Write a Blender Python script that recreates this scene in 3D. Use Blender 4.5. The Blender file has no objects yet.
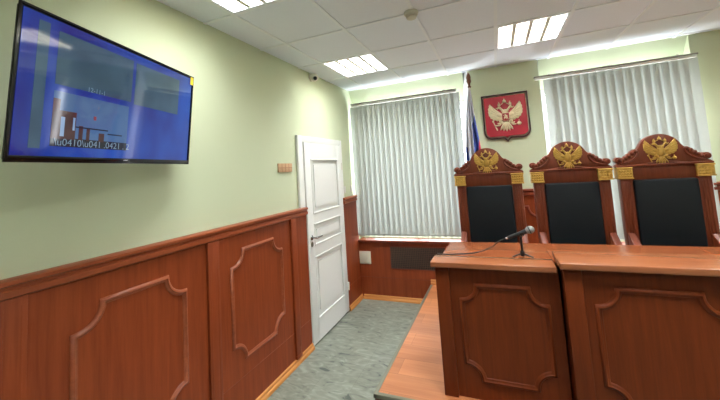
import bpy, bmesh, math, random
from mathutils import Vector, Matrix
random.seed(4)
SC = bpy.context.scene
COL = SC.collection

# ------------------------------------------------------------------ camera
F_PX = 318.617
yaw, pitch, roll = -0.371448, 0.0778205, -0.0664814
fw = Vector((math.sin(yaw)*math.cos(pitch), math.cos(yaw)*math.cos(pitch), math.sin(pitch)))
r0 = Vector((math.cos(yaw), -math.sin(yaw), 0)); u0 = r0.cross(fw)
rt = r0*math.cos(roll) + u0*math.sin(roll); up = rt.cross(fw)
cd = bpy.data.cameras.new('camera'); cam = bpy.data.objects.new('camera', cd); COL.objects.link(cam)
cam.matrix_world = Matrix(((rt.x, up.x, -fw.x, 1.8), (rt.y, up.y, -fw.y, 0.0), (rt.z, up.z, -fw.z, 1.69), (0, 0, 0, 1)))
cd.sensor_fit = 'HORIZONTAL'; cd.sensor_width = 36; cd.lens = F_PX/720*36
cd.shift_x = (360-369.56)/720; cd.shift_y = -(200-144.43)/720
cd.clip_start = 0.05; cd.clip_end = 200
SC.camera = cam

# ------------------------------------------------------------------ world, exposure, light levels
world = bpy.data.worlds.new('world'); SC.world = world; world.use_nodes = True
bg = world.node_tree.nodes['Background']
bg.inputs['Color'].default_value = (0.92, 0.97, 1.0, 1); bg.inputs['Strength'].default_value = 12.0
LAMP_W = 24.0            # watts of each ceiling lamp's tubes
TUBE_EMIT = 6.0
def sky_portal(x0, x1, z0, z1, y):          # tells the renderer where daylight enters; gives no light of its own
    l = bpy.data.lights.new('window_portal', 'AREA'); l.shape = 'RECTANGLE'; l.size = x1-x0; l.size_y = z1-z0; l.cycles.is_portal = True
    o = bpy.data.objects.new('window_portal', l); COL.objects.link(o); o.location = ((x0+x1)/2, y, (z0+z1)/2); o.rotation_euler = (-math.pi/2, 0, 0)
sky_portal(.0, 1.54, .74, 2.54, 4.375); sky_portal(2.32, 3.70, .74, 2.54, 4.375)
vs = SC.view_settings
SC.display_settings.display_device = 'sRGB'
vs.view_transform = 'Standard'; vs.look = 'None'; vs.exposure = 0.28; vs.gamma = 1.0; vs.use_curve_mapping = False
try:
    SC.cycles.use_denoising = True
    SC.cycles.max_bounces = 10; SC.cycles.diffuse_bounces = 6; SC.cycles.sample_clamp_indirect = 6
except Exception:
    pass

# ------------------------------------------------------------------ materials
def lin(c):
    return tuple(((v/255)/12.92 if v/255 <= .04045 else ((v/255+.055)/1.055)**2.4) for v in c)

def mat(name, rgb, rough=.5, metal=0, spec=.5, emit=None, estr=1.0, bump=0, bscale=200, vary=0, vscale=8, coat=0):
    m = bpy.data.materials.new(name); m.use_nodes = True
    nt = m.node_tree; b = nt.nodes['Principled BSDF']
    c = lin(rgb)
    b.inputs['Base Color'].default_value = (*c, 1); b.inputs['Roughness'].default_value = rough
    b.inputs['Metallic'].default_value = metal; b.inputs['Specular IOR Level'].default_value = spec
    b.inputs['Coat Weight'].default_value = coat
    if emit:
        b.inputs['Emission Color'].default_value = (*lin(emit), 1); b.inputs['Emission Strength'].default_value = estr
    tc = nt.nodes.new('ShaderNodeTexCoord')
    n = nt.nodes.new('ShaderNodeTexNoise'); n.inputs['Scale'].default_value = vscale; n.inputs['Detail'].default_value = 4
    nt.links.new(tc.outputs['Object'], n.inputs['Vector'])
    if vary:
        mx = nt.nodes.new('ShaderNodeMix'); mx.data_type = 'RGBA'
        mx.inputs['A'].default_value = (*[v*(1-vary) for v in c], 1); mx.inputs['B'].default_value = (*[min(1, v*(1+vary)) for v in c], 1)
        nt.links.new(n.outputs['Fac'], mx.inputs['Factor']); nt.links.new(mx.outputs['Result'], b.inputs['Base Color'])
    if bump:
        n2 = nt.nodes.new('ShaderNodeTexNoise'); n2.inputs['Scale'].default_value = bscale
        nt.links.new(tc.outputs['Object'], n2.inputs['Vector'])
        bp = nt.nodes.new('ShaderNodeBump'); bp.inputs['Strength'].default_value = bump; bp.inputs['Distance'].default_value = .002
        nt.links.new(n2.outputs['Fac'], bp.inputs['Height']); nt.links.new(bp.outputs['Normal'], b.inputs['Normal'])
    return m

def wood(name, dark, light, axis='Z', rough=.35, fine=1.0, spec=.5, plank=None):
    """streaky wood; grain runs along axis"""
    m = bpy.data.materials.new(name); m.use_nodes = True
    nt = m.node_tree; b = nt.nodes['Principled BSDF']; L = nt.links
    tc = nt.nodes.new('ShaderNodeTexCoord'); mp = nt.nodes.new('ShaderNodeMapping')
    s = {'X': (1.2, 22, 22), 'Y': (22, 1.2, 22), 'Z': (22, 22, 1.2)}[axis]
    mp.inputs['Scale'].default_value = tuple(v*fine for v in s)
    L.new(tc.outputs['Object'], mp.inputs['Vector'])
    n = nt.nodes.new('ShaderNodeTexNoise'); n.inputs['Scale'].default_value = 1.6; n.inputs['Detail'].default_value = 6; n.inputs['Distortion'].default_value = .6
    L.new(mp.outputs['Vector'], n.inputs['Vector'])
    n2 = nt.nodes.new('ShaderNodeTexNoise'); n2.inputs['Scale'].default_value = 9; n2.inputs['Detail'].default_value = 3
    L.new(mp.outputs['Vector'], n2.inputs['Vector'])
    ad = nt.nodes.new('ShaderNodeMath'); ad.operation = 'MULTIPLY_ADD'; ad.inputs[1].default_value = .35
    L.new(n2.outputs['Fac'], ad.inputs[0]); L.new(n.outputs['Fac'], ad.inputs[2])
    cr = nt.nodes.new('ShaderNodeValToRGB'); L.new(ad.outputs[0], cr.inputs['Fac'])
    cr.color_ramp.elements[0].position = .45; cr.color_ramp.elements[0].color = (*lin(dark), 1)
    cr.color_ramp.elements[1].position = .9; cr.color_ramp.elements[1].color = (*lin(light), 1)
    col = cr.outputs['Color']
    if plank:
        mp2 = nt.nodes.new('ShaderNodeMapping'); L.new(tc.outputs['Object'], mp2.inputs['Vector'])
        br = nt.nodes.new('ShaderNodeTexBrick'); br.inputs['Scale'].default_value = 1
        br.inputs['Brick Width'].default_value = plank[0]; br.inputs['Row Height'].default_value = plank[1]
        br.inputs['Mortar Size'].default_value = .0012; br.inputs['Color1'].default_value = (.82, .80, .78, 1)
        br.inputs['Color2'].default_value = (1.1, 1.1, 1.1, 1); br.inputs['Mortar'].default_value = (.55, .5, .45, 1)
        L.new(mp2.outputs['Vector'], br.inputs['Vector'])
        mx = nt.nodes.new('ShaderNodeMix'); mx.data_type = 'RGBA'; mx.blend_type = 'MULTIPLY'; mx.inputs['Factor'].default_value = 1
        L.new(col, mx.inputs['A']); L.new(br.outputs['Color'], mx.inputs['B']); col = mx.outputs['Result']
    L.new(col, b.inputs['Base Color']); b.inputs['Roughness'].default_value = rough; b.inputs['Specular IOR Level'].default_value = spec
    bp = nt.nodes.new('ShaderNodeBump'); bp.inputs['Strength'].default_value = .12; bp.inputs['Distance'].default_value = .001
    L.new(n2.outputs['Fac'], bp.inputs['Height']); L.new(bp.outputs['Normal'], b.inputs['Normal'])
    return m

def floor_material():
    m = bpy.data.materials.new('marbled_vinyl_tile'); m.use_nodes = True
    nt = m.node_tree; b = nt.nodes['Principled BSDF']; L = nt.links
    tc = nt.nodes.new('ShaderNodeTexCoord')
    br = nt.nodes.new('ShaderNodeTexBrick'); br.offset = 0; br.inputs['Scale'].default_value = 1
    br.inputs['Brick Width'].default_value = .30; br.inputs['Row Height'].default_value = .30
    br.inputs['Mortar Size'].default_value = .0012
    br.inputs['Color1'].default_value = (.94, .94, .94, 1); br.inputs['Color2'].default_value = (1.05, 1.05, 1.05, 1); br.inputs['Mortar'].default_value = (.72, .72, .72, 1)
    L.new(tc.outputs['Object'], br.inputs['Vector'])
    mp = nt.nodes.new('ShaderNodeMapping'); mp.inputs['Rotation'].default_value = (0, 0, .8); mp.inputs['Scale'].default_value = (4, 11, 1)
    L.new(tc.outputs['Object'], mp.inputs['Vector'])
    n = nt.nodes.new('ShaderNodeTexNoise'); n.inputs['Scale'].default_value = 1.3; n.inputs['Detail'].default_value = 5; n.inputs['Distortion'].default_value = 2.2
    L.new(mp.outputs['Vector'], n.inputs['Vector'])
    cr = nt.nodes.new('ShaderNodeValToRGB'); L.new(n.outputs['Fac'], cr.inputs['Fac'])
    e = cr.color_ramp.elements
    e[0].position = .30; e[0].color = (*lin((80, 86, 82)), 1); e[1].position = .72; e[1].color = (*lin((150, 156, 144)), 1)
    x = cr.color_ramp.elements.new(.37); x.color = (*lin((116, 120, 110)), 1)
    x = cr.color_ramp.elements.new(.55); x.color = (*lin((132, 136, 124)), 1)
    mx = nt.nodes.new('ShaderNodeMix'); mx.data_type = 'RGBA'; mx.blend_type = 'MULTIPLY'; mx.inputs['Factor'].default_value = 1
    L.new(cr.outputs['Color'], mx.inputs['A']); L.new(br.outputs['Color'], mx.inputs['B'])
    L.new(mx.outputs['Result'], b.inputs['Base Color']); b.inputs['Roughness'].default_value = .3; b.inputs['Specular IOR Level'].default_value = .35
    return m

def blind_material():
    m = bpy.data.materials.new('blind_fabric'); m.use_nodes = True
    nt = m.node_tree; L = nt.links
    for n in list(nt.nodes):
        if n.type == 'BSDF_PRINCIPLED': nt.nodes.remove(n)
    out = [n for n in nt.nodes if n.type == 'OUTPUT_MATERIAL'][0]
    d = nt.nodes.new('ShaderNodeBsdfDiffuse'); t = nt.nodes.new('ShaderNodeBsdfTranslucent'); mx = nt.nodes.new('ShaderNodeMixShader')
    tc = nt.nodes.new('ShaderNodeTexCoord'); n = nt.nodes.new('ShaderNodeTexNoise'); n.inputs['Scale'].default_value = 260
    L.new(tc.outputs['Object'], n.inputs['Vector'])
    cr = nt.nodes.new('ShaderNodeValToRGB'); L.new(n.outputs['Fac'], cr.inputs['Fac'])
    cr.color_ramp.elements[0].color = (*lin((172, 175, 170)), 1); cr.color_ramp.elements[1].color = (*lin((184, 187, 182)), 1)
    L.new(cr.outputs['Color'], d.inputs['Color']); t.inputs['Color'].default_value = (*lin((214, 222, 218)), 1)
    mx.inputs['Fac'].default_value = .095
    L.new(d.outputs[0], mx.inputs[1]); L.new(t.outputs[0], mx.inputs[2]); L.new(mx.outputs[0], out.inputs['Surface'])
    return m

def glass_material():
    m = bpy.data.materials.new('window_glass'); m.use_nodes = True
    nt = m.node_tree; L = nt.links
    for n in list(nt.nodes):
        if n.type == 'BSDF_PRINCIPLED': nt.nodes.remove(n)
    out = [n for n in nt.nodes if n.type == 'OUTPUT_MATERIAL'][0]
    t = nt.nodes.new('ShaderNodeBsdfTransparent'); g = nt.nodes.new('ShaderNodeBsdfGlossy'); g.inputs['Roughness'].default_value = .02
    mx = nt.nodes.new('ShaderNodeMixShader'); mx.inputs['Fac'].default_value = .06
    L.new(t.outputs[0], mx.inputs[1]); L.new(g.outputs[0], mx.inputs[2]); L.new(mx.outputs[0], out.inputs['Surface'])
    return m

def screen_material(name, a, b_, estr, scale=2.0, stretch=(1, 1, 1)):
    """glossy display panel showing a two-tone cloud"""
    m = bpy.data.materials.new(name); m.use_nodes = True
    nt = m.node_tree; b = nt.nodes['Principled BSDF']; L = nt.links
    tc = nt.nodes.new('ShaderNodeTexCoord'); mp = nt.nodes.new('ShaderNodeMapping'); mp.inputs['Scale'].default_value = stretch
    n = nt.nodes.new('ShaderNodeTexNoise'); n.inputs['Scale'].default_value = scale; n.inputs['Detail'].default_value = 2
    L.new(tc.outputs['Object'], mp.inputs['Vector']); L.new(mp.outputs['Vector'], n.inputs['Vector'])
    cr = nt.nodes.new('ShaderNodeValToRGB'); L.new(n.outputs['Fac'], cr.inputs['Fac'])
    cr.color_ramp.elements[0].position = .35; cr.color_ramp.elements[1].position = .68
    cr.color_ramp.elements[0].color = (*lin(a), 1); cr.color_ramp.elements[1].color = (*lin(b_), 1)
    L.new(cr.outputs['Color'], b.inputs['Emission Color']); b.inputs['Emission Strength'].default_value = estr
    b.inputs['Base Color'].default_value = (.01, .01, .012, 1); b.inputs['Roughness'].default_value = .06; b.inputs['Specular IOR Level'].default_value = .6
    return m

def flag_material():
    m = bpy.data.materials.new('tricolour_cloth'); m.use_nodes = True
    nt = m.node_tree; b = nt.nodes['Principled BSDF']; L = nt.links
    uv = nt.nodes.new('ShaderNodeUVMap'); sp = nt.nodes.new('ShaderNodeSeparateXYZ'); L.new(uv.outputs['UV'], sp.inputs[0])
    cr = nt.nodes.new('ShaderNodeValToRGB'); cr.color_ramp.interpolation = 'CONSTANT'; L.new(sp.outputs['Y'], cr.inputs['Fac'])
    e = cr.color_ramp.elements
    e[0].position = 0; e[0].color = (*lin((214, 214, 222)), 1); e[1].position = .3333; e[1].color = (*lin((40, 74, 168)), 1)
    x = e.new(.6667); x.color = (*lin((214, 52, 70)), 1)
    L.new(cr.outputs['Color'], b.inputs['Base Color']); b.inputs['Roughness'].default_value = .7; b.inputs['Sheen Weight'].default_value = .2
    return m

M = {}
M['wall'] = mat('pale_green_paint', (203, 211, 181), .75, spec=.25, bump=.08, bscale=90, vary=.02, vscale=3)
M['ceiling'] = mat('mineral_tile', (230, 236, 245), .9, spec=.1, bump=.25, bscale=260, vary=.03, vscale=60)
M['grid'] = mat('white_metal_grid', (232, 237, 243), .5)
M['floor'] = floor_material()
M['panel'] = wood('cherry_panel_vertical', (120, 50, 23), (140, 65, 32), 'Z', .42, spec=.3)
M['panel_y'] = wood('cherry_rail_along', (128, 60, 32), (150, 76, 44), 'Y', .36)
M['panel_x'] = wood('cherry_rail_across', (106, 42, 24), (128, 58, 36), 'X', .36)
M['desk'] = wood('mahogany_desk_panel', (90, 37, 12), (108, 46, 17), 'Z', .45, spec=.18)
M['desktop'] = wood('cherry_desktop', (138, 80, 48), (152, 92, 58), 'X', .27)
M['desktop_rear'] = wood('cherry_desktop_rear_dimmed', (124, 66, 36), (140, 78, 46), 'X', .24)  # darker copy of the desktop; reflection of the dark chair backs put into the colour
M['throne'] = wood('carved_throne_wood', (100, 42, 22), (124, 56, 30), 'Z', .36)
M['oak'] = wood('orange_oak_strip', (176, 110, 50), (206, 142, 76), 'Y', .4)
M['oak_x'] = wood('orange_oak_strip_across', (176, 110, 50), (206, 142, 76), 'X', .4)
M['laminate'] = wood('light_laminate', (172, 104, 64), (194, 128, 84), 'X', .38, fine=.5, plank=(1.25, .19))
M['riser'] = wood('dark_riser', (84, 40, 22), (104, 54, 32), 'X', .4)
M['white'] = mat('white_door_paint', (226, 226, 222), .38)
M['trimwhite'] = mat('white_plaster', (236, 236, 240), .6)
M['plastic'] = mat('white_plastic', (224, 222, 212), .4)
M['cream'] = mat('cream_plastic', (206, 202, 184), .5)
M['chrome'] = mat('brushed_chrome', (190, 190, 190), .25, metal=1)
M['alu'] = mat('grey_metal_strip', (128, 128, 112), .45, metal=.6)
M['black'] = mat('black_plastic', (18, 19, 20), .4)
M['blackgloss'] = mat('black_gloss', (10, 10, 11), .12)
M['leather'] = mat('black_leather', (22, 27, 31), .55, spec=.25, bump=.25, bscale=160)
M['gold'] = mat('gold_paint', (200, 162, 78), .45, metal=.2, vary=.25, vscale=60)
M['silver'] = mat('pale_silver_gilt', (220, 208, 172), .4, metal=.25, vary=.2, vscale=70)
M['crimson'] = mat('crimson_field', (164, 26, 46), .5)
M['frame_dark'] = mat('dark_brown_frame', (58, 26, 26), .4)
M['grey_mic'] = mat('steel_mesh_grille', (150, 152, 150), .45, metal=.5, bump=.6, bscale=500)
M['grille'] = mat('dark_perforated_sheet', (28, 21, 19), .5, vary=.3, vscale=70)
M['grille_mesh'] = mat('brown_mesh_wire', (84, 62, 50), .5)
M['blind'] = blind_material(); M['glass'] = glass_material(); M['flag'] = flag_material()
M['rail'] = mat('white_aluminium_rail', (232, 232, 230), .35)
M['railtop'] = mat('grey_rail_cap', (140, 138, 132), .5)
M['yellow'] = mat('yellow_sticker', (232, 200, 30), .5)
M['plaque'] = mat('tan_plaque', (196, 160, 122), .6, vary=.08, vscale=20)
M['plaque_line'] = mat('plaque_lines', (158, 96, 70), .6)
M['tube_warm'] = mat('warm_fluorescent_tube', (255, 250, 240), .5, emit=(255, 246, 224), estr=TUBE_EMIT)
M['tube_cool'] = mat('cool_fluorescent_tube', (245, 255, 252), .5, emit=(226, 255, 246), estr=TUBE_EMIT)
M['reflector'] = mat('lamp_reflector', (238, 238, 234), .3, metal=.2)
M['louvre'] = mat('louvre_blades', (206, 200, 186), .4)
M['finial'] = mat('bronze_finial', (104, 62, 40), .4, metal=.3)
M['scr_blue'] = screen_material('screen_blue', (18, 22, 120), (26, 78, 178), .75, 2.4, (1.6, 1, 1))
M['scr_tile'] = screen_material('screen_video_tile', (46, 74, 96), (66, 96, 118), .7, 5)
M['scr_room'] = screen_material('screen_video_room', (58, 88, 132), (70, 104, 150), .8, 3)
M['scr_brown'] = screen_material('screen_picture_brown', (58, 30, 40), (84, 46, 50), .7, 12)
M['scr_dark'] = screen_material('screen_picture_dark', (20, 24, 44), (34, 36, 58), .6, 12)
M['scr_light'] = screen_material('screen_picture_light', (120, 150, 190), (150, 176, 206), .8, 6)
M['scr_red'] = screen_material('screen_picture_red', (120, 40, 60), (140, 50, 66), .8, 6)
M['scr_text'] = screen_material('screen_caption_text', (130, 158, 180), (150, 172, 192), .55, 6)

# ------------------------------------------------------------------ mesh builder
ORG = {}
class MB:
    def __init__(self): self.bm = bmesh.new()
    def _merge(self, b):
        me = bpy.data.meshes.new('tmp'); b.to_mesh(me); b.free(); self.bm.from_mesh(me); bpy.data.meshes.remove(me); return self
    def box(self, x0, x1, y0, y1, z0, z1, bev=0, seg=2):
        b = bmesh.new(); bmesh.ops.create_cube(b, size=1)
        for v in b.verts: v.co = Vector((x0+(v.co.x+.5)*(x1-x0), y0+(v.co.y+.5)*(y1-y0), z0+(v.co.z+.5)*(z1-z0)))
        if bev: bmesh.ops.bevel(b, geom=b.edges[:], offset=bev, segments=seg, affect='EDGES', profile=.5)
        return self._merge(b)
    def prism(self, pts, fn, a, c, bev=0, seg=2):
        """pts: 2-D outline; fn(u, v, w) -> xyz; extruded from w=a to w=c"""
        b = bmesh.new(); n = len(pts)
        A = [b.verts.new(fn(p[0], p[1], a)) for p in pts]; C = [b.verts.new(fn(p[0], p[1], c)) for p in pts]
        fa = b.faces.new(A); fc = b.faces.new(C[::-1])
        for i in range(n): b.faces.new((A[i], C[i], C[(i+1) % n], A[(i+1) % n]))
        bmesh.ops.recalc_face_normals(b, faces=b.faces[:])
        if bev: bmesh.ops.bevel(b, geom=list(set(fa.edges[:]+fc.edges[:])), offset=bev, segments=seg, affect='EDGES', profile=.5, clamp_overlap=True)
        bmesh.ops.triangulate(b, faces=[f for f in b.faces if len(f.verts) > 4])
        return self._merge(b)
    def tube(self, pts, rad, n=10, cap=True):
        """round tube along pts; rad number or list"""
        pts = [Vector(p) for p in pts]; rs = rad if isinstance(rad, (list, tuple)) else [rad]*len(pts)
        b = bmesh.new(); rings = []; ref = None
        for i, p in enumerate(pts):
            t = (pts[min(i+1, len(pts)-1)]-pts[max(i-1, 0)]).normalized()
            if ref is None: ref = t.orthogonal().normalized()
            ref = (ref - t*ref.dot(t)).normalized(); q = t.cross(ref)
            rings.append([b.verts.new(p+(ref*math.cos(2*math.pi*k/n)+q*math.sin(2*math.pi*k/n))*rs[i]) for k in range(n)])
        for i in range(len(rings)-1):
            for k in range(n): b.faces.new((rings[i][k], rings[i][(k+1) % n], rings[i+1][(k+1) % n], rings[i+1][k]))
        if cap: b.faces.new(rings[0][::-1]); b.faces.new(rings[-1])
        bmesh.ops.recalc_face_normals(b, faces=b.faces[:])
        return self._merge(b)
    def blob(self, c, s, rot=None, u=12, v=8):
        b = bmesh.new(); bmesh.ops.create_uvsphere(b, u_segments=u, v_segments=v, radius=1)
        mtx = Matrix.Translation(Vector(c)) @ (rot.to_4x4() if rot else Matrix()) @ Matrix.Diagonal((*s, 1))
        bmesh.ops.transform(b, matrix=mtx, verts=b.verts[:]); return self._merge(b)
    def loop_sweep(self, path, prof, fn):
        """closed planar path (u,v); profile list of (offset_in, height); fn(u,v,w)->xyz"""
        n = len(path); b = bmesh.new(); rings = []
        for i in range(n):
            p0, p, p1 = (Vector(path[i-1]), Vector(path[i]), Vector(path[(i+1) % n]))
            d0 = (p-p0).normalized(); d1 = (p1-p).normalized(); t = (d0+d1)
            t = t.normalized() if t.length > 1e-4 else d1
            nn = Vector((-t.y, t.x)); k = 1/max(.45, abs(nn.dot(Vector((-d1.y, d1.x)))))
            rings.append([b.verts.new(fn(p.x+nn.x*o*k, p.y+nn.y*o*k, h)) for o, h in prof])
        m = len(prof)
        for i in range(n):
            for j in range(m-1): b.faces.new((rings[i][j], rings[(i+1) % n][j], rings[(i+1) % n][j+1], rings[i][j+1]))
        bmesh.ops.recalc_face_normals(b, faces=b.faces[:])
        return self._merge(b)
    def grid(self, nu, nv, fn, flip=False):
        b = bmesh.new(); V = [[b.verts.new(fn(i/nu, j/nv)) for j in range(nv+1)] for i in range(nu+1)]
        for i in range(nu):
            for j in range(nv):
                q = (V[i][j], V[i+1][j], V[i+1][j+1], V[i][j+1]); b.faces.new(q[::-1] if flip else q)
        return self._merge(b)
    def build(self, name, m, parent=None, smooth=True, ang=.6):
        o_ = ORG.get(parent.name, Vector()) if parent else Vector()
        me = bpy.data.meshes.new(name); bm = self.bm
        if smooth:
            for f in bm.faces: f.smooth = True
            for e in bm.edges:
                if len(e.link_faces) == 2 and e.calc_face_angle(0) > ang: e.smooth = False
        if o_.length: bmesh.ops.translate(bm, vec=-o_, verts=bm.verts[:])
        bm.to_mesh(me); bm.free(); me.materials.append(m)
        ob = bpy.data.objects.new(name, me); COL.objects.link(ob)
        if parent: ob.parent = parent
        ORG[ob.name] = o_
        return ob

def tag(o, label=None, cat=None, group=None, kind=None):
    if label: o['label'] = label
    if cat: o['category'] = cat
    if group: o['group'] = group
    if kind: o['kind'] = kind
    return o
def empty(name, loc, label=None, cat=None, group=None, kind=None):
    o = bpy.data.objects.new(name, None); COL.objects.link(o); o.location = loc; o.empty_display_size = .1
    ORG[o.name] = Vector(loc); return tag(o, label, cat, group, kind)
def copy_tree(o, parent=None):
    c = o.copy(); COL.objects.link(c); c.parent = parent
    for ch in list(o.children): copy_tree(ch, c)
    return c

XZ = lambda u, v, w: (u, w, v)          # outline in x,z; extruded along y
YZ = lambda u, v, w: (w, u, v)          # outline in y,z; extruded along x
ZX = lambda u, v, w: (u, w, v)

# ================================================================== THE ROOM
H = 2.80; WX = -.03; RX = 5.6; BY = -3.6; D = 4.0
MB().box(WX, RX, BY, D+.4, -.1, 0).build('floor', M['floor'], smooth=False)['kind'] = 'structure'
# ceiling: square mineral tiles on a T-bar grid, open where lamps sit
PX, PY, GX, GY = .5534, .5831, .240, 2.798
gx = [GX+PX*k for k in range(-1, 11)]; gy = [GY+PY*k for k in range(-12, 4)]
def lampcells():
    return {(0, -3), (0, 0), (3, 0), (3, -3), (6, 0), (6, -3), (3, -6), (6, -6)}
LAMPS = sorted(lampcells())
cb = MB()
xs = [WX]+[x for x in gx if 0 < x < RX]+[RX]; ys = [BY]+[y for y in gy if BY < y < D]+[D+.4]
lampset = {(round(GX+PX*i, 3), round(GY+PY*j, 3)) for i, j in LAMPS}
for i in range(len(xs)-1):
    for j in range(len(ys)-1):
        if (round(xs[i], 3), round(ys[j], 3)) in lampset: continue
        cb.box(xs[i], xs[i+1], ys[j], ys[j+1], H, H+.02)
ceil = cb.build('ceiling', M['ceiling'], smooth=False); ceil['kind'] = 'structure'
g = MB()
for x in xs[1:-1]: g.box(x-.012, x+.012, BY, D+.02, H-.008, H+.001)
for y in ys[1:-1]: g.box(WX, RX, y-.012, y+.012, H-.0075, H+.0005)
g.build('grid', M['grid'], ceil, smooth=False)
# walls
MB().box(-.28, WX, BY, D+.4, 0, H+.02).build('wall_left', M['wall'], smooth=False)['kind'] = 'structure'
MB().box(RX, RX+.2, BY, D+.3, 0, H+.02).build('wall_right', M['wall'], smooth=False)['kind'] = 'structure'
MB().box(0, RX, BY-.2, BY, 0, H+.02).build('wall_front', M['wall'], smooth=False)['kind'] = 'structure'
# back wall: shallow recesses for the two windows, pier between them
W1 = (.04, 1.505, .78, 2.50); W2 = (2.362, 3.655, .78, 2.50)   # openings x0 x1 z0 z1
RY = 4.11; TH = .26
wb = MB()
wb.prism([(1.575, 4.0), (2.338, 4.0), (2.352, RY), (2.362, RY+TH), (1.505, RY+TH), (1.515, RY)], lambda u, v, w: (u, v, w), 0, H)   # pier
wb.prism([(3.665, RY), (3.667, 4.012), (RX, 4.012), (RX, RY+TH), (3.655, RY+TH)], lambda u, v, w: (u, v, w), 0, H)                       # right part
for (x0, x1, z0, z1), (e0, e1) in ((W1, (WX, 1.517)), (W2, (2.350, 3.69))):
    wb.prism([(4.012, H), (RY+TH, H), (RY+TH, z1), (RY+.13, z1)], lambda u, v, w: (w, u, v), e0, e1); wb.box(e0, min(e1, 3.668), RY, RY+TH, 0, z0)
wb.box(WX, .04, RY, RY+TH, W1[2], W1[3])
back = wb.build('wall_back', M['wall'], smooth=False); back['kind'] = 'structure'
def reveal(n, a, b_, z0, z1):          # white plaster skin on a window jamb, from a to b_ in plan
    a, b_ = Vector(a), Vector(b_); d = (b_-a).normalized(); nn = Vector((-d.y, d.x))*.002
    p = [a-nn, b_-nn, b_+nn, a+nn]
    o = MB().prism([(v.x, v.y) for v in p], lambda u, v, w: (u, v, w), z0, z1).build('trim_%d' % n, M['trimwhite'], smooth=False); o['kind'] = 'structure'
reveal(1, (1.574, 4.002), (1.515, RY), .765, H-.002); reveal(9, (1.514, RY+.002), (1.505, RY+TH), .785, 2.499)
reveal(10, (2.339, 4.002), (2.352, RY), .765, H-.002); reveal(11, (2.353, RY+.002), (2.362, RY+TH), .785, 2.499)
reveal(12, (.041, RY+.002), (.041, RY+TH), .785, 2.499)
# windows: white frames with two panes behind the blinds
def window(n, x0, x1, z0, z1):
    y = RY+.14; f = MB()
    for a, b_ in ((x0, x0+.05), (x1-.05, x1), ((x0+x1)/2-.035, (x0+x1)/2+.035)): f.box(a, b_, y, y+.06, z0, z1, .006)
    for a, b_ in ((z0, z0+.05), (z1-.05, z1)): f.box(x0+.05, x1-.05, y+.002, y+.058, a, b_, .006)
    root = empty('window_%d' % n, ((x0+x1)/2, y, z0), kind='structure')
    f.build('window_frame', M['trimwhite'], root)
    MB().box(x0+.03, x1-.03, y+.025, y+.031, z0+.03, z1-.03).build('pane', M['glass'], root, smooth=False)
    return root
window(1, *W1); window(2, *W2)

# ---------------------------------------------------------------- timber wall panelling (left wall)
CAPS = [(0, 1.357), (.045, 1.357), (.056, 1.350), (.056, 1.336), (.043, 1.330), (.041, 1.318), (.052, 1.312), (.052, 1.289), (.044, 1.283), (.03, 1.280), (0, 1.280)]
BASE = [(.03, 0), (.053, 0), (.053, .020), (.048, .028), (.041, .032), (.041, .048), (.036, .055), (.03, .057)]
def ear_frame(u0, u1, v0, v1, r, seg=8):
    """frame path whose corners are scooped out; returned clockwise so +offset is inside"""
    pts = []
    e = .012
    for (cx, cy, a0, dx, dy) in ((u0, v1, -90, 0, 0), (u1, v1, 180, 0, 0), (u1, v0, 90, 0, 0), (u0, v0, 0, 0, 0)):
        pts += [(cx+r*math.cos(math.radians(a0+90*k/seg)), cy+r*math.sin(math.radians(a0+90*k/seg))) for k in range(seg+1)]
    return pts[::-1]
MOULD = [(-.016, 0), (-.014, .006), (-.008, .013), (0, .015), (.004, .009), (.008, .008), (.013, .006), (.016, 0)]
def left_panelling(n, y0, y1, pil, orn, name):
    root = empty(name, (.03, (y0+y1)/2, 0), kind='structure')
    p = MB(); p.box(.0005, .03, y0, y1, .283, 1.285); p.box(.0005, .03, y0, y1, 0, .2795)
    p.build('panel', M['panel'], root, smooth=False)
    MB().box(.029, .0325, y0, y1, .2795, .283).build('highlight_bead', M['panel_y'], root, smooth=False)  # added strip stands in for the highlight along the groove's bevel
    MB().prism(CAPS, lambda u, v, w: (u+.0006, w, v), y0, y1).build('cap_rail', M['panel_y'], root)
    MB().prism(BASE, lambda u, v, w: (u, w, v), y0, y1).build('skirting', M['oak'], root)
    for a, b_ in pil:
        q = MB(); q.box(.0295, .05, a, b_, .056, 1.284, .003); q.box(.0295, .054, a-.002, b_+.002, .056, .085, .002)
        for k in (.2, .8): q.box(.049, .0510, a+(b_-a)*k-.003, a+(b_-a)*k+.003, .14, 1.25, .001)
        q.build('pilaster', M['panel'], root)
    for (a, b_, c, d_) in orn:
        MB().loop_sweep(ear_frame(a, b_, c, d_, .112), MOULD, lambda u, v, w: (.03+w, u, v)).build('moulding', M['panel_y'], root, ang=1.2)
    return root
left_panelling(1, BY, 2.753, [(-1.15, -1.06), (-.26, -.17), (.622, .712), (1.567, 1.659), (2.475, 2.548)],
               [(-.93, -.39, .42, 1.155), (-.04, .50, .42, 1.155), (.870, 1.410, .41, 1.148), (1.778, 2.334, .405, 1.160)], 'trim_2')
left_panelling(2, 3.590, D-.002, [], [], 'trim_3')

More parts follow.
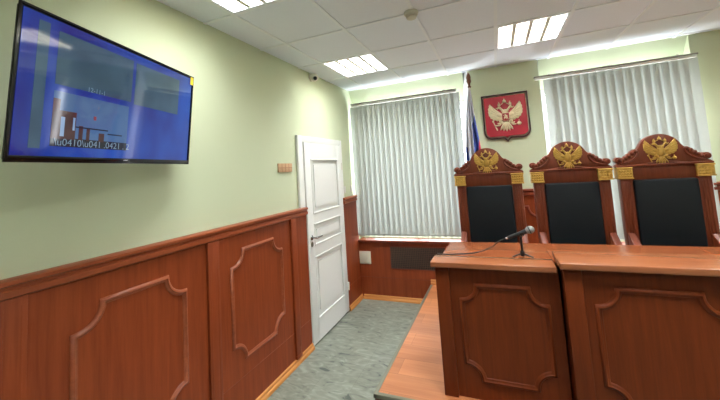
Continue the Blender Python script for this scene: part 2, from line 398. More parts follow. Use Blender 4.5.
# ---------------------------------------------------------------- door in the left wall
dr = empty('door_1', (.0, 3.17, 0), kind='structure')
f = MB()
f.box(.001, .027, 2.672, 2.758, 0, 2.078, .004); f.box(.001, .027, 3.575, 3.640, 0, 2.078, .004); f.box(.001, .0265, 2.756, 3.577, 2.014, 2.0778, .004)
f.build('door_frame', M['white'], dr)
lf = MB(); dy0, dy1, dz0, dz1 = 2.762, 3.572, .022, 2.010
def door_leaf(mb):
    X0, X1 = .002, .040
    ya, yb = dy0+.115, dy1-.105
    rows = [(.235, .835), (.955, 1.165), (1.275, 1.835)]
    mb.box(X0, X1, dy0, ya, dz0, dz1, .002); mb.box(X0, X1, yb, dy1, dz0, dz1, .002)
    zs = [dz0]+[v for r_ in rows for v in r_]+[dz1]
    for k in range(0, len(zs), 2): mb.box(X0, X1-.0002, ya-.001, yb+.001, zs[k], zs[k+1])
    for z0, z1 in rows:
        mb.box(X0, X1-.016, ya-.002, yb+.002, z0-.002, z1+.002)
        rect = [(ya, z0), (ya, z1), (yb, z1), (yb, z0)]
        mb.loop_sweep(rect, [(-.012, .0), (-.006, .007), (.004, .006), (.014, -.008), (.022, -.014), (.034, -.014), (.055, -.006), (.060, -.005)], lambda u, v, w: (X1+w, u, v))
        mb.box(X0, X1-.0055, ya+.058, yb-.058, z0+.058, z1-.058)
door_leaf(lf); lf.build('door_leaf', M['white'], dr, ang=.5)
h = MB(); h.blob((.046, 2.815, 1.042), (.008, .026, .026)); h.tube([(.045, 2.815, 1.042), (.092, 2.815, 1.042), (.098, 2.822, 1.042), (.098, 2.90, 1.040), (.094, 2.935, 1.040)], [.009, .009, .009, .008, .007])
h.build('door_handle', M['chrome'], dr)
h = MB(); h.blob((.044, 2.818, .976), (.008, .022, .028)); h.box(.046, .054, 2.814, 2.822, .965, .987, .002); h.build('lock', M['alu'], dr)
for z in (.30, 1.75):
    MB().tube([(.044, 3.580, z-.045), (.044, 3.580, z+.045)], .009).box(.030, .042, 3.562, 3.596, z-.04, z+.04, .002).build('hinge', M['plastic'], dr)

# ---------------------------------------------------------------- panelling on the back wall
def back_panel(name, x0, x1, ztop, sill, zfloor=0, cap=False, orn=None):
    root = empty(name, ((x0+x1)/2, D, zfloor), kind='structure')
    yf = D-.03 if cap else D-.012
    p = MB(); p.box(x0, x1, yf, RY-.001 if not cap or x0 > 3 else D+.005, .283 if zfloor < .1 else zfloor, ztop)
    if zfloor < .1: p.box(x0, x1, yf, RY-.001, zfloor, .2795)
    p.build('panel', M['panel'], root, smooth=False)
    if zfloor < .1: MB().box(x0, x1, yf-.002, yf+.002, .2795, .283).build('highlight_bead', M['panel_x'], root, smooth=False)  # same highlight stand-in carried along the back wall
    if sill: MB().box(x0, x1, D-.045, RY+.13, ztop, ztop+.028, .006).build('sill', M['panel_x'], root)
    if cap:
        MB().prism([(u, v) for u, v in CAPS], lambda u, v, w: (w, D-u-.0006, v), x0, x1).build('cap_rail', M['panel_x'], root)
    if orn: MB().loop_sweep(ear_frame(*orn, .112), MOULD, lambda u, v, w: (u, yf-w, v)).build('moulding', M['panel_x'], root, ang=1.2)
    bx = [(u-.03, v+zfloor) for u, v in BASE]
    MB().prism(bx, lambda u, v, w: (w, yf-u, v), x0+(.03 if x0 < .1 else 0), x1).build('skirting', M['oak_x'], root)
    return root
DZ = .24                                         # dais height
back_panel('trim_4', .001, .934, .735, True)
back_panel('trim_5', .934, 1.50, .735, True, DZ)
back_panel('trim_6', 1.502, 2.352, 1.29, False, DZ, True, (1.70, 2.20, .50, 1.16))
back_panel('trim_7', 2.354, 3.664, .735, True, DZ)
back_panel('trim_8', 3.666, RX-.002, 1.29, False, DZ, True, (3.86, 4.66, .50, 1.16))

# ---------------------------------------------------------------- dais
da = empty('dais', (2.9, 3.0, 0), 'raised low platform with orange laminate top carrying the benches and thrones', 'platform')
MB().box(.938, RX-.003, 2.012, D-.0135, .001, DZ-.014).build('riser', M['riser'], da, smooth=False)
MB().box(.955, RX-.003, 2.029, D-.0135, DZ-.014, DZ).build('deck', M['laminate'], da, smooth=False)
s = MB(); s.box(.930, .956, 2.004, D-.034, DZ-.024, DZ+.003, .002); s.box(.930, RX-.004, 2.004, 2.030, DZ-.0235, DZ+.0026, .002)
s.build('edge_strip', M['alu'], da)

# ================================================================== CEILING LAMPS
def make_lamp():
    w, d = PX-.016, PY-.016
    root = empty('ceiling_light', (0, 0, 0))
    hb = MB(); z1 = .085
    hb.box(-w/2, w/2, -d/2, d/2, z1, z1+.004); hb.box(-w/2, -w/2+.004, -d/2, d/2, 0, z1); hb.box(w/2-.004, w/2, -d/2, d/2, 0, z1)
    hb.box(-w/2, w/2, -d/2, -d/2+.004, 0, z1); hb.box(-w/2, w/2, d/2-.004, d/2, 0, z1)
    hb.build('housing', M['reflector'], root, smooth=False)
    fr = MB()
    for a in (-1, 1):
        fr.box(min(a*w/2, a*(w/2-.016)), max(a*w/2, a*(w/2-.016)), -d/2, d/2, -.005, .002)
        fr.box(-w/2, w/2, min(a*d/2, a*(d/2-.016)), max(a*d/2, a*(d/2-.016)), -.0048, .0018)
    fr.build('frame', M['grid'], root, smooth=False)
    cell = (w-.03)/4
    for k in range(4):
        x = -w/2+.015+cell*(k+.5)
        MB().tube([(x, -d/2+.02, .058), (x, d/2-.02, .058)], .013, 10).build('tube', M['tube_warm'] if k < 2 else M['tube_cool'], root)
    lv = MB()
    for k in range(1, 4):
        x = -w/2+.015+cell*k
        lv.prism([(x-.015, .002), (x+.015, .002), (x+.002, .042), (x-.002, .042)], XZ, -d/2+.012, d/2-.012)
    n = 9
    for k in range(1, n):
        y = -d/2+d*k/n; lv.box(-w/2+.012, w/2-.012, y-.002, y+.002, .006, .034)
    lv.build('louvre', M['louvre'], root, smooth=False)
    return root
def lamp_light(root, k=1.0):
    ld = bpy.data.lights.new('tube_glow', 'AREA'); ld.shape = 'RECTANGLE'; ld.size = PX-.05; ld.size_y = PY-.05
    ld.energy = LAMP_W*k; ld.spread = math.radians(170); ld.color = (.96, .987, 1.0)
    lo = bpy.data.objects.new('tube_glow', ld); COL.objects.link(lo); lo.parent = root; lo.location = (0, 0, .041)
lampproto = make_lamp(); first = True
LAMP_LABELS = {(0, -3): 'bright recessed louvred ceiling light nearest the television, cut off at the top edge',
               (0, 0): 'recessed louvred ceiling light beside the small dome camera in the left corner',
               (3, 0): 'recessed louvred ceiling light above the wall coat of arms, half warm half cool tubes'}
for ij in LAMPS:
    o = lampproto if first else copy_tree(lampproto); first = False
    o.location = (GX+PX*(ij[0]+.5), GY+PY*(ij[1]+.5), H)
    tag(o, LAMP_LABELS.get(ij, 'recessed louvred ceiling light out of the picture behind the viewer'), 'ceiling light', 'recessed ceiling lights')
    lamp_light(o, {(0, -3): .95, (0, 0): .72}.get(ij, 1.0))      # two left lamps dimmed to soften their hot spot on the wall

# ================================================================== VERTICAL BLINDS
def blind(x0, x1, xa, xb, ztop, zbot, y, label, ang, seed):
    rnd = random.Random(seed)
    root = empty('vertical_blind', ((x0+x1)/2, y, zbot), label, 'blind', 'vertical window blinds')
    r = MB(); r.box(x0, x1, y-.022, y+.022, ztop-.030, ztop-.006, .004); r.build('head_rail', M['rail'], root)
    r = MB(); r.box(x0-.008, x1+.008, y-.026, y+.024, ztop-.006, ztop+.008, .002); r.build('rail_cover', M['railtop'], root)
    for fx in (.1, .5, .9):
        x = x0+(x1-x0)*fx
        MB().box(x-.012, x+.012, y-.018, 4.146, ztop+.008, ztop+.018, .002).tube([(x, y-.008, ztop+.016), (x, y-.008, ztop+.030)], .006).build('bracket', M['rail'], root)
    pitch_ = .0725; n = int((xb-xa-.03)/pitch_); s = MB(); ch = MB(); wt = MB(); cp = []
    for k in range(n+1):
        x = xa+.035+k*(xb-xa-.07)/n; a = ang
        hw = .0635; curv = .003
        def fn(p, q, x=x, a=a, sway=0):
            t = (p-.5)*2; lx = t*hw; ly = -curv*(1-t*t)
            z = ztop-.034+(zbot+.012-(ztop-.034))*q
            return (x+lx*math.cos(a)-ly*math.sin(a)+sway*q, y+lx*math.sin(a)+ly*math.cos(a), z)
        s.grid(4, 6, fn)
        q0 = fn(.06, 1); q1 = fn(.94, 1)
        wt.prism([(q0[0], q0[1]-.002), (q1[0], q1[1]-.002), (q1[0], q1[1]+.002), (q0[0], q0[1]+.002)], lambda u, v, w: (u, v, w), zbot+.002, zbot+.030)
        if k: cp.append(((cp[-1][0]+q0[0])/2, (cp[-1][1]+q0[1])/2-.004, zbot-.006))
        cp += [(q0[0], q0[1]-.003, zbot+.006), (q1[0], q1[1]-.003, zbot+.006)]
    s.build('slats', M['blind'], root); wt.build('bottom_weights', M['blind'], root); ch.tube(cp, .0016, 5).build('bottom_chain', M['plastic'], root)
    return root
blind(.028, 1.428, .022, 1.440, 2.588, .815, 3.965, 'wide white vertical blind over the window beside the white door', -.22, 1)
blind(2.29, 3.685, 2.400, 3.660, 2.588, .815, 3.965, 'wide white vertical blind over the window behind the two right thrones', -.27, 2)

# ================================================================== EAGLE RELIEF
def eagle(mb, cx, cz, s, y, d):
    """double-headed eagle in low relief facing -y; s = half span, d = depth"""
    R = lambda deg: Matrix.Rotation(math.radians(-deg), 3, 'Y')
    def b(x, z, rx, rz, deg=0, k=1.0):
        for sg in ((1, -1) if abs(x) > 1e-6 else (1,)):
            mb.blob((cx+sg*x*s, y, cz+z*s), (rx*s, d*k, rz*s), R(deg*sg), 10, 6)
    b(0, .02, .24, .40, 0, 1.25); b(0, .30, .16, .16, 0, 1.1)                     # breast
    wing = [(.10, .10), (.24, .22), (.44, .40), (.66, .62), (.86, .88), (.93, .74), (.92, .66), (.99, .58), (.97, .46), (1.0, .36), (.97, .25), (.98, .14), (.90, .06), (.88, -.06), (.78, -.09), (.72, -.20), (.60, -.19), (.50, -.27), (.36, -.24), (.12, -.20)]
    for sg in (1, -1):
        mb.prism([(cx+sg*px_*s, cz+pz_*s) for px_, pz_ in wing], XZ, y-d*.5, y+d*.2, .028*s)
    for x, z in ((.86, .82), (.95, .60), (.97, .38), (.94, .16), (.85, -.03), (.70, -.16), (.52, -.22)):
        dx, dz = x-.30, z-.06
        b(.30+dx*.58, .06+dz*.58, .062, math.hypot(dx, dz)*.44, -math.degrees(math.atan2(dx, dz)), .8)   # wing feathers
    b(.34, .10, .15, .20, -60, 1.0)
    for x, z, rx, rz, dg in ((.14, .36, .085, .17, -26), (.24, .50, .075, .14, -34), (.32, .58, .105, .085, 0)):
        b(x, z, rx, rz, dg, 1.15)                                                 # necks and heads
    b(.45, .555, .09, .034, 16, .9); b(.43, .505, .05, .024, 24, .8)              # beaks
    for x, z, w in ((.32, .72, .105), (0, .90, .13)):                             # crowns
        b(x, z, w, .045, 0, 1.0); b(x, z+.075, w*.85, .065, 0, .9); b(x, z+.18, .035, .05, 0, .8)
    b(.15, .80, .03, .09, 55, .6)
    for k in (-2, -1, 0, 1, 2):                                                   # tail fan
        mb.blob((cx+k*.105*s, y, cz-.66*s+abs(k)*.03*s), (.075*s, d*.9, .30*s), R(k*16), 10, 6)
    b(.27, -.34, .12, .16, -42, 1.0); b(.40, -.45, .06, .13, -50, .9); b(.47, -.54, .13, .045, 10, .8)   # legs, claws
    mb.blob((cx+.74*s, y, cz-.50*s), (.125*s, d, .125*s), None, 12, 8)            # orb
    mb.blob((cx+.74*s, y, cz-.34*s), (.03*s, d*.7, .07*s), None, 8, 6)
    mb.tube([(cx-.54*s, y, cz-.84*s), (cx-.66*s, y, cz-.52*s), (cx-.74*s, y, cz-.28*s)], [.04*s, .03*s, .03*s], 8)   # sceptre
    mb.blob((cx-.75*s, y, cz-.26*s), (.06*s, d*.8, .07*s), R(30), 8, 6)
    mb.blob((cx-.56*s, y, cz-.54*s), (.14*s, d*.8, .05*s), R(-12), 8, 6)
    return mb

# ---------------------------------------------------------------- coat of arms on the pier
ca = empty('coat_of_arms', (1.955, D, 1.92), 'red shield with silver double-headed eagle and dark frame on green wall', 'coat of arms')
def shield(x0, x1, z0, z1, r, tip):
    pts = [(x0, z1), (x1, z1)]
    pts += [(x1-r+r*math.cos(math.radians(-a)), z0+r+r*math.sin(math.radians(-a))) for a in range(0, 91, 15)]
    cx = (x0+x1)/2
    pts += [(cx+.035, z0), (cx+.018, z0-tip*.4), (cx, z0-tip), (cx-.018, z0-tip*.4), (cx-.035, z0)]
    pts += [(x0+r+r*math.cos(math.radians(-a)), z0+r+r*math.sin(math.radians(-a))) for a in range(90, 181, 15)]
    return pts
sx0, sx1, sz0, sz1 = 1.722, 2.190, 1.955, 2.448
MB().prism(shield(sx0+.012, sx1-.012, sz0+.014, sz1-.014, .06, .022), XZ, D-.020, D-.002).build('shield', M['crimson'], ca)
fr = shield(sx0, sx1, sz0, sz1, .07, .034)
MB().loop_sweep(fr, [(-.001, 0), (-.001, .024), (.003, .028), (.011, .028), (.015, .022), (.015, 0)], lambda u, v, w: (u, D-.002-w, v)).build('frame', M['frame_dark'], ca)
eg = MB(); eagle(eg, 1.955, 2.195, .185, D-.024, .016); egl = eg.build('eagle', M['silver'], ca, ang=1.2)
MB().prism(shield(1.955-.036, 1.955+.036, 2.150, 2.228, .02, .01), XZ, D-.050, D-.030, .003).build('breast_shield', M['crimson'], ca)
rd = MB()                                                                        # small rider on the breast shield
rd.blob((1.957, D-.051, 2.180), (.022, .004, .010)); rd.blob((1.966, D-.051, 2.196), (.008, .004, .012)); rd.blob((1.952, D-.051, 2.205), (.008, .004, .014))
rd.tube([(1.940, D-.051, 2.180), (1.936, D-.051, 2.160)], .004, 6).tube([(1.972, D-.051, 2.178), (1.978, D-.051, 2.160)], .004, 6).tube([(1.925, D-.052, 2.216), (1.965, D-.052, 2.158)], .002, 6)
rd.build('rider', M['silver'], ca)

# ================================================================== FLAG
FX, FY = 1.597, 3.80
fl = empty('flag', (FX, FY, DZ), 'white blue red flag hanging limp on a pole left of the red shield', 'flag')
MB().tube([(FX, FY, DZ+.03), (FX, FY, 2.57)], .011, 12).build('pole', M['finial'], fl)
MB().tube([(FX, FY, DZ+.001), (FX, FY, DZ+.03), (FX, FY, DZ+.045), (FX, FY, DZ+.10)], [.16, .15, .03, .02], 20).build('base', M['black'], fl)
MB().tube([(FX, FY, z) for z in (2.545, 2.56, 2.575, 2.60, 2.62, 2.64, 2.67, 2.70, 2.715, 2.73)],
          [.016, .022, .012, .017, .028, .024, .027, .018, .010, .003], 12).build('finial', M['finial'], fl)
def lerp(t, pts):
    for (a, va), (b, vb) in zip(pts, pts[1:]):
        if t <= b: return va+(vb-va)*max(0, (t-a)/(b-a))
    return pts[-1][1]
fb = bmesh.new(); uvl = fb.loops.layers.uv.new('UVMap'); NU, NV = 72, 60; FV = []; ST = {}
for j in range(NV+1):
    z = 2.545+(.98-2.545)*j/NV
    xl = lerp(-z, [(-2.55, 1.588), (-2.30, 1.545), (-1.87, 1.505), (-1.4, 1.475), (-.9, 1.46)])
    xr = lerp(-z, [(-2.55, 1.606), (-2.21, 1.628), (-1.90, 1.660), (-1.4, 1.70), (-.9, 1.73)])
    row = []
    for i in range(NU+1):
        s_ = i/NU; amp = .035*min(1, (2.56-z)*2.2)
        v = fb.verts.new((xl+(xr-xl)*s_, FY-.022-amp*.6+amp*math.sin(s_*19+.4*math.sin(z*3)), z))
        zt = lerp(s_, [(0, 1.88), (.14, 1.86), (.20, 1.45), (.50, 1.45), (.60, 2.12), (1, 2.23)])
        zr = zt-lerp(s_, [(0, .45), (.5, .45), (.8, .42), (.92, .30), (1, .28)])
        st = (zt-z)/(zt-zr); ST[v] = (s_, max(.01, min(.99, .3333+st*.3333))); row.append(v)
    FV.append(row)
for j in range(NV):
    for i in range(NU):
        f_ = fb.faces.new((FV[j][i], FV[j+1][i], FV[j+1][i+1], FV[j][i+1])); f_.smooth = True
        for lp in f_.loops: lp[uvl].uv = ST[lp.vert]
bmesh.ops.translate(fb, vec=-Vector((FX, FY, DZ)), verts=fb.verts[:])
me = bpy.data.meshes.new('cloth'); fb.to_mesh(me); fb.free(); me.materials.append(M['flag'])
co = bpy.data.objects.new('cloth', me); COL.objects.link(co); co.parent = fl

# ================================================================== THRONES
def make_throne():
    """local frame: centre of back front-face at origin, facing -y, z from the dais"""
    T = empty('throne_chair', (0, 0, 0))
    z0 = 0; Z = lambda z: z-DZ
    # posts double as rear legs
    for sg in (-1, 1):
        p = MB(); xa, xb = sorted((sg*.197, sg*.278))
        p.box(xa, xb, .0, .075, Z(DZ), Z(1.572), .006)
        for k in (.3, .5, .7): p.box(xa+(xb-xa)*k-.004, xa+(xb-xa)*k+.004, -.004, .004, Z(1.02), Z(1.45), .002)
        p.build('post', M['throne'], T)
        g = MB(); xa, xb = sorted((sg*.196, sg*.292))
        g.box(xa, xb, -.022, .080, Z(1.490), Z(1.556), .004); g.box(xa-.004, xb+.004, -.027, .084, Z(1.556), Z(1.570), .004); g.box(xa-.003, xb+.003, -.025, .083, Z(1.478), Z(1.490), .003)
        for r_ in range(3):
            for c_ in range(5):
                g.blob((xa+.012+c_*.018, -.022, Z(1.502)+r_*.021), (.008, .005, .008), None, 8, 6)
        g.build('gilded_capital', M['gold'], T)
    h = MB(); h.box(-.198, .198, .008, .06, Z(1.455), Z(1.575), .004)
    h.build('header_rail', M['throne'], T)
    # carved crest
    half = []
    for a in range(90, 21, -6): half.append((.138*math.cos(math.radians(a)), 1.675+.138*math.sin(math.radians(a))))
    half += [(.140, 1.712), (.150, 1.706), (.162, 1.707), (.172, 1.698), (.184, 1.692), (.192, 1.680), (.206, 1.674), (.213, 1.660), (.226, 1.655), (.232, 1.642), (.244, 1.640)]
    half += [(.268+.028*math.cos(math.radians(a)), 1.626+.026*math.sin(math.radians(a))) for a in range(140, -81, -20)]
    half += [(.285, 1.596), (.296, 1.588), (.296, 1.572)]
    out = half + [(-x, z) for x, z in half[::-1][:-1]]
    c = MB(); c.prism([(x, Z(z)) for x, z in out], XZ, .004, .062, .006)
    for sg in (-1, 1):
        c.prism([(sg*.268+.017*math.cos(k*.5236), Z(1.626)+.016*math.sin(k*.5236)) for k in range(12)], XZ, -.010, .02, .004)
        for x, z, r_ in ((.155, 1.690, .016), (.178, 1.676, .016), (.200, 1.658, .016), (.222, 1.640, .015), (.240, 1.625, .012)):
            c.blob((sg*x, .003, Z(z)), (r_, .011, r_*1.1), Matrix.Rotation(sg*.7, 3, 'Y'), 10, 6)
        c.tube([(sg*x, .000, Z(z)) for x, z in ((.255, 1.600), (.225, 1.606), (.195, 1.618), (.168, 1.638), (.150, 1.662), (.142, 1.690))], .007, 8)
    c.tube([(x, .0, Z(1.578+.020*math.cos(x/.2*math.pi/2)**2)) for x in [-.20+.04*k for k in range(11)]], .008, 8)
    c.box(-.298, .298, -.014, .070, Z(1.570), Z(1.586), .006)
    c.build('crest', M['throne'], T)
    e = MB(); eagle(e, 0, Z(1.678), .106, -.002, .012); e.build('gilded_eagle', M['gold'], T, ang=1.2)
    # upholstery
    b = MB(); b.box(-.195, .195, -.020, .055, Z(.66), Z(1.468), .014, 3); b.build('backrest', M['leather'], T)
    s = MB(); s.box(-.262, .262, -.395, -.012, Z(.60), Z(.70), .025, 3); s.build('seat', M['leather'], T)
    s = MB(); s.box(-.272, .272, -.385, .0, Z(.53), Z(.60), .006); s.box(-.197, .197, .02, .06, Z(.53), Z(.66), .004); s.build('seat_frame', M['throne'], T)
    for sg in (-1, 1):
        xa, xb = sorted((sg*.225, sg*.275)); xc = (xa+xb)/2
        l = MB(); l.box(xa, xb, -.385, -.33, Z(DZ), Z(.54), .006); l.box(xa-.006, xb+.006, -.391, -.324, Z(DZ), Z(DZ+.05), .004); l.build('front_leg', M['throne'], T)
        a = MB()
        prof = [(.0, 1.060), (-.05, 1.030), (-.13, .975), (-.18, .950), (-.24, .935), (-.32, .935), (-.36, .925), (-.375, .905), (-.36, .885), (-.33, .885), (-.24, .893), (-.16, .898), (.0, .905)]
        a.prism([(y, Z(z)) for y, z in prof], YZ, xa, xb, .008)
        a.build('armrest', M['throne'], T)
        q = MB(); q.tube([(xc, -.335, Z(z)) for z in (.58, .62, .66, .72, .78, .83, .87, .892)], [.022, .018, .024, .016, .022, .016, .022, .018], 12); q.build('arm_support', M['throne'], T)
    r_ = MB(); r_.box(-.20, .20, .025, .055, Z(.34), Z(.38), .004); r_.build('stretcher', M['throne'], T)
    return T
thr = make_throne()
TH_L = ['carved wooden throne with black back in front of the flag, leftmost of three',
        'carved wooden throne with black back standing between two like it, just right of the microphone',
        'carved wooden throne with black back on the right, largest in view']
for k, x in enumerate((1.722, 2.367, 2.985)):
    o = thr if k == 0 else copy_tree(thr)
    o.location = (x, 3.10, DZ+.0015); tag(o, TH_L[k], 'chair', 'judges thrones behind the bench')

# ================================================================== JUDGES' BENCHES
def bench(name, x0, x1, yf, ztop, label, slab_over, rear_x0, rear_x1, orn, slab_back):
    root = empty(name, ((x0+x1)/2, yf+.3, DZ), label, 'desk', 'judges bench desks')
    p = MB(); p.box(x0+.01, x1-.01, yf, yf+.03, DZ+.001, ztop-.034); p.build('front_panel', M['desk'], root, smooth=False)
    for xa, xb in ((x0, x0+.086), (x1-.086, x1))[:1 if x1 < 2.1 else 2]:
        q = MB(); q.box(xa, xb, yf-.022, yf+.034, DZ+.001, ztop-.034, .003)
        for a, b_ in ((DZ+.05, DZ+.053), (ztop-.062, ztop-.059)): q.box(xa+.022, xb-.022, yf-.0245, yf-.02, a, b_, .001)
        q.build('pilaster', M['desk'], root)
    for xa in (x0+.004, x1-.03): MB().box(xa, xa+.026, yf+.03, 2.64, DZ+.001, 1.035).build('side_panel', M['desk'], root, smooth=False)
    MB().loop_sweep(ear_frame(*orn, .095), MOULD, lambda u, v, w: (u, yf-w, v)).build('moulding', M['desk'], root, ang=1.2)
    t = MB(); t.box(rear_x0, rear_x1, slab_back-.05, 2.672, 1.036, 1.066, .004); t.build('desktop', M['desktop_rear'], root)
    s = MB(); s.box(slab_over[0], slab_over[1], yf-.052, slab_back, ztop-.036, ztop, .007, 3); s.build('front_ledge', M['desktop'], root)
    return root
bench('bench_desk', 1.372, 2.087, 2.140, 1.072, 'left bench desk of reddish wood with the microphone on it', (1.349, 2.068), 1.402, 2.068, (1.524, 2.004, .36, .922), 2.255)
bench('bench_desk', 2.088, 2.907, 2.052, 1.120, 'taller bench desk of reddish wood projecting in front of the two right thrones', (2.070, 2.925), 2.0685, 2.925, (2.236, 2.757, .40, .980), 2.262)

bench('bench_desk', 2.943, 3.640, 2.140, 1.072, 'right bench desk, only a corner of its top showing at the right edge', (2.927, 3.66), 2.9255, 3.62, (3.05, 3.53, .36, .922), 2.255)

# ================================================================== MICROPHONE ON TABLE STAND
mz = 1.0725; sx, sy = 1.908, 2.292; mz = 1.0665
ms = empty('microphone_stand', (sx, sy, mz), 'small black tabletop tripod holding the microphone on the left desk', 'microphone stand')
MB().tube([(sx, sy, mz+.006), (sx, sy, mz+.012), (sx, sy, mz+.035), (sx, sy, mz+.040), (sx, sy, mz+.126)], [.010, .014, .014, .008, .0075], 12).build('pole', M['black'], ms)
for a in (200, 335, 90):
    dx, dy = math.cos(math.radians(a)), math.sin(math.radians(a))
    MB().tube([(sx+dx*.008, sy+dy*.008, mz+.022), (sx+dx*.035, sy+dy*.035, mz+.014), (sx+dx*.066, sy+dy*.066, mz+.0055)], [.006, .005, .0045], 8).build('leg', M['black'], ms)
md = Vector((.135, .005, .052)).normalized(); m0 = Vector((sx, sy, mz+.149))
cs = md.cross(Vector((0, 0, 1))).normalized(); cu_ = cs.cross(md)
cl = MB()
for k in (-.012, 0, .012): cl.tube([m0+md*k+(cs*math.cos(math.radians(t))+cu_*math.sin(math.radians(t)))*.0185 for t in range(160, 381, 20)], .0045, 8)
cl.tube([m0-Vector((0, 0, .030)), m0-Vector((0, 0, .018))], .007, 10).build('clip', M['black'], ms)
mc = empty('microphone', m0, 'black handheld microphone with round grey mesh head resting in tripod clip', 'microphone')
MB().tube([m0-md*.085, m0-md*.078, m0-md*.02, m0+md*.030, m0+md*.036], [.009, .0105, .0125, .0155, .0155], 16).build('body', M['black'], mc)
gh = m0+md*.060
rotm = md.to_track_quat('Z', 'Y').to_matrix()
MB().blob(gh, (.0245, .0245, .029), rotm, 18, 12).build('mesh_head', M['grey_mic'], mc)
MB().tube([m0+md*.054, m0+md*.060], .0254, 18).build('collar', M['black'], mc)
MB().tube([m0-md*.096, m0-md*.084], [.0075, .0085], 12).build('plug', M['chrome'], mc)
pts = [m0-md*.095, m0-md*.14]
for x, y, z in ((1.73, 2.296, 1.125), (1.665, 2.290, 1.098), (1.60, 2.284, 1.082), (1.53, 2.282, 1.0755), (1.46, 2.278, 1.0718), (1.404, 2.274, 1.0712), (1.370, 2.276, 1.0706), (1.358, 2.285, 1.045), (1.356, 2.31, .80)):
    pts.append(Vector((x, y, z)))
def smooth_path(P, k=6):
    out = []
    for i in range(len(P)-1):
        a, b, c, d = P[max(i-1, 0)], P[i], P[i+1], P[min(i+2, len(P)-1)]
        for q in range(k):
            t = q/k; out.append(.5*((2*b)+(c-a)*t+(2*a-5*b+4*c-d)*t*t+(3*b-a-3*c+d)*t**3))
    return out+[P[-1]]
MB().tube(smooth_path(pts[:10]), .0038, 8).build('cable', M['black'], mc)

# ================================================================== TELEVISION
TV = bpy.data.objects.new('television', None); COL.objects.link(TV); ORG['television'] = Vector()
tag(TV, 'wall-mounted flat television showing a blue video call screen', 'television')
a, bb, gg, WW = -.307, .091, .004, .90; HH = WW/1.75
w_ = Vector((math.sin(a)*math.cos(gg), math.cos(a)*math.cos(gg), math.sin(gg))); n0 = w_.cross(Vector((0, 0, 1))).normalized(); u_ = n0.cross(w_)
if u_.z < 0: u_ = -u_
u_ = u_*math.cos(bb)+n0*math.sin(bb); v_ = u_.cross(w_)
c_ = Vector((.247, .952, 2.055))
TV.matrix_world = Matrix(((w_.x, v_.x, u_.x, c_.x), (w_.y, v_.y, u_.y, c_.y), (w_.z, v_.z, u_.z, c_.z), (0, 0, 0, 1)))
q = MB(); q.box(-WW/2+.002, WW/2-.002, .001, .020, -HH/2, HH/2, .003); q.box(-WW/2+.03, WW/2-.10, .018, .046, -HH/2+.012, HH/2-.22, .012)
q.build('casing', M['black'], TV)
q = MB(); bz = .008
rect = [(-WW/2, -HH/2), (-WW/2, HH/2), (WW/2, HH/2), (WW/2, -HH/2)]
q.loop_sweep(rect, [(0, .004), (0, -.004), (bz, -.004), (bz, .001)], lambda u, v, w: (u, w, v)); q.box(-WW/2, WW/2, -.0045, .002, -HH/2, -HH/2+.015, .001)
q.build('bezel', M['blackgloss'], TV)
scr = MB().box(-WW/2+bz-.001, WW/2-bz+.001, -.0008, .0008, -HH/2+.013, HH/2-bz+.001).build('screen', M['scr_blue'], TV, smooth=False)
def P_(u, v): return (-WW/2+u*WW, HH/2-v*HH)        # screen fractions from the top left
def tile(name, u0, u1, v0, v1, m, y=-.0014):
    x0, z1 = P_(u0, v0); x1, z0 = P_(u1, v1)
    return MB().box(x0, x1, y, y+.0008, z0, z1).build(name, m, scr, smooth=False)
tile('video_tile', .062, .103, .055, .920, M['scr_tile'])
tile('video_tile', .137, .512, .080, .460, M['scr_tile'])
tile('video_tile', .531, .872, .088, .472, M['scr_tile'])
tile('video_tile', .137, .502, .506, .900, M['scr_room'])
# what the room picture shows: dark floor and benches, pale blinds, brown posts, a red shield, a rail
pic = [(.137, .502, .835, .900, 'scr_dark'), (.137, .165, .560, .845, 'scr_brown'), (.165, .235, .640, .845, 'scr_brown'), (.172, .188, .685, .825, 'scr_light'), (.222, .231, .680, .775, 'scr_light'),
       (.250, .268, .735, .845, 'scr_brown'), (.285, .300, .745, .845, 'scr_brown'), (.314, .326, .645, .676, 'scr_red'), (.345, .372, .775, .845, 'scr_brown'), (.236, .390, .742, .752, 'scr_dark'), (.390, .470, .770, .780, 'scr_dark')]
for k, (u0, u1, v0, v1, mm) in enumerate(pic): tile('picture', u0, u1, v0, v1, M[mm], -.0020-.00012*k)
def text(body, u, v, size, name='caption'):
    cu = bpy.data.curves.new(name, 'FONT'); cu.body = body; cu.size = size; cu.extrude = .0001
    o = bpy.data.objects.new(name, cu); COL.objects.link(o)
    me = bpy.data.meshes.new_from_object(o); bpy.data.objects.remove(o)
    me.materials.clear(); me.materials.append(M['scr_text'])
    o = bpy.data.objects.new(name, me); COL.objects.link(o); o.parent = scr
    x, z = P_(u, v); o.location = (x, -.0034, z); o.rotation_euler = (math.pi/2, 0, 0); return o
text('\\u0410\\u041 .0421 . 2', .150, .892, .0375)
text('12-11-1', .272, .460, .026)
MB().box(WW/2-.024, WW/2+.001, -.0056, -.0046, HH/2-.045, HH/2+.001).build('sticker', M['yellow'], TV, smooth=False)['label'] = 'yellow sticker'
MB().box(-.012, .012, -.0060, -.0044, -HH/2+.004, -HH/2+.009).build('logo', M['chrome'], TV, smooth=False)
mt = MB(); mt.box(-.12, .12, .045, .055, -.10, .10, .002)
iv = TV.matrix_world.inverted()
pw = iv @ Vector((WX+.008, 1.05, 2.02)); pe = Vector((0, .055, 0)); pm = iv @ Vector((.12, .99, 2.035))
mt.tube([pe, pm, pw], .014, 10); mt.blob(pm, (.022, .022, .022)); mt.build('mount_arm', M['black'], TV)
MB().box(WX+.0005, WX+.012, .98, 1.12, 1.92, 2.12, .003).build('mount_plate', M['black'], None)
pl = bpy.data.objects['mount_plate']; pl.parent = TV; pl.matrix_parent_inverse = iv

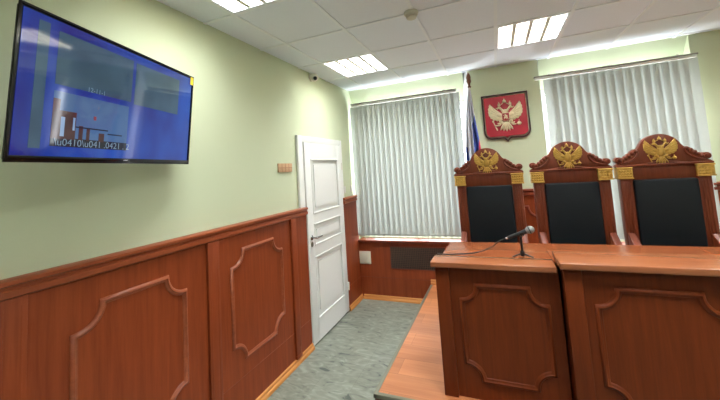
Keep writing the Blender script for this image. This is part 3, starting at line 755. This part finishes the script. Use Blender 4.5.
# ================================================================== SMALL WALL THINGS
pq = empty('wall_plaque', (.001, 2.478, 1.757), 'small tan rectangular plaque of eight squares on wall left of door', 'sign')
MB().box(.0008, .012, 2.375, 2.582, 1.716, 1.797, .002).build('backing', M['plaque'], pq)
q = MB()
for k in range(1, 4): q.box(.0115, .0128, 2.375+.0517*k-.002, 2.375+.0517*k+.002, 1.718, 1.795)
q.box(.0115, .0127, 2.377, 2.580, 1.754, 1.758); q.build('divider', M['plaque_line'], pq, smooth=False)
cc = empty('dome_camera', (.001, 3.03, 2.752), 'small white security camera with black lens high in the left corner', 'camera')
MB().tube([(.001, 3.03, 2.752), (.018, 3.03, 2.752), (.022, 3.03, 2.752)], [.046, .046, .040], 20).build('base', M['plastic'], cc)
MB().blob((.045, 3.035, 2.748), (.043, .043, .043), None, 20, 14).build('ball', M['plastic'], cc)
ld = (Vector((1.8, .9, 1.3))-Vector((.045, 3.035, 2.748))).normalized(); lc = Vector((.045, 3.035, 2.748))
MB().tube([lc+ld*.036, lc+ld*.046], [.022, .021], 16).build('lens', M['blackgloss'], cc)
sd = empty('smoke_detector', (1.332, 2.196, H), 'round cream smoke detector on ceiling between the lights', 'smoke detector')
MB().tube([(1.332, 2.196, z) for z in (H-.005, H-.012, H-.026, H-.030)], [.052, .052, .046, .034], 24).build('base', M['cream'], sd)
q = MB().tube([(1.332, 2.196, z) for z in (H-.030, H-.040, H-.050, H-.055)], [.030, .038, .034, .018], 24); q.build('chamber', M['cream'], sd)
for k, (y, w) in enumerate(((3.655, .040), (3.705, .040), (3.90, .036))):
    so = empty('light_switch', (.001, y, 1.455), ['white wall switch nearer the door frame, above the narrow panelling', 'white wall switch second from the door frame, above the narrow panelling', 'small white wall socket tight in the corner beside the blind'][k], 'switch', 'switches by the door')
    MB().box(.0008, .010, y-w/2, y+w/2, 1.405, 1.500, .002).build('plate', M['plastic'], so)
    MB().box(.009, .0135, y-w/2+.007, y+w/2-.007, 1.425, 1.480, .002).build('rocker', M['white'], so)
hp = empty('access_hatch', (.078, D-.012, .53), 'square white hatch cover on the panel under the left window', 'hatch')
MB().box(-.010+.004, .160, D-.022, D-.0125, .448, .612, .003).build('cover', M['cream'], hp)
MB().box(.006, .148, D-.0255, D-.0215, .460, .600, .002).build('door', M['cream'], hp)
gr = empty('radiator_grille', (.85, D-.012, .40), 'dark perforated radiator grille set in the panel under the left window', 'grille')
MB().box(.432, 1.26, D-.016, D-.0125, .402, .682).build('sheet', M['grille'], gr, smooth=False)
q = MB(); q.loop_sweep([(.432, .402), (.432, .682), (1.26, .682), (1.26, .402)], [(-.006, 0), (-.006, .007), (.004, .007), (.004, .0)], lambda u, v, w: (u, D-.0125-w, v))
q.build('frame', M['panel_x'], gr)
q = MB()
for k in range(36): q.box(.446+k*.0228, .452+k*.0228, D-.019, D-.0155, .406, .678)
for k in range(12): q.box(.436, 1.256, D-.0186, D-.0153, .414+k*.0226, .419+k*.0226)
q.build('mesh', M['grille_mesh'], gr, smooth=False)
for nm in ('trim_2', 'trim_3', 'door_1', 'wall_plaque', 'dome_camera', 'light_switch', 'light_switch.001', 'light_switch.002'):
    bpy.data.objects[nm].location.x += WX
bpy.context.view_layer.update()
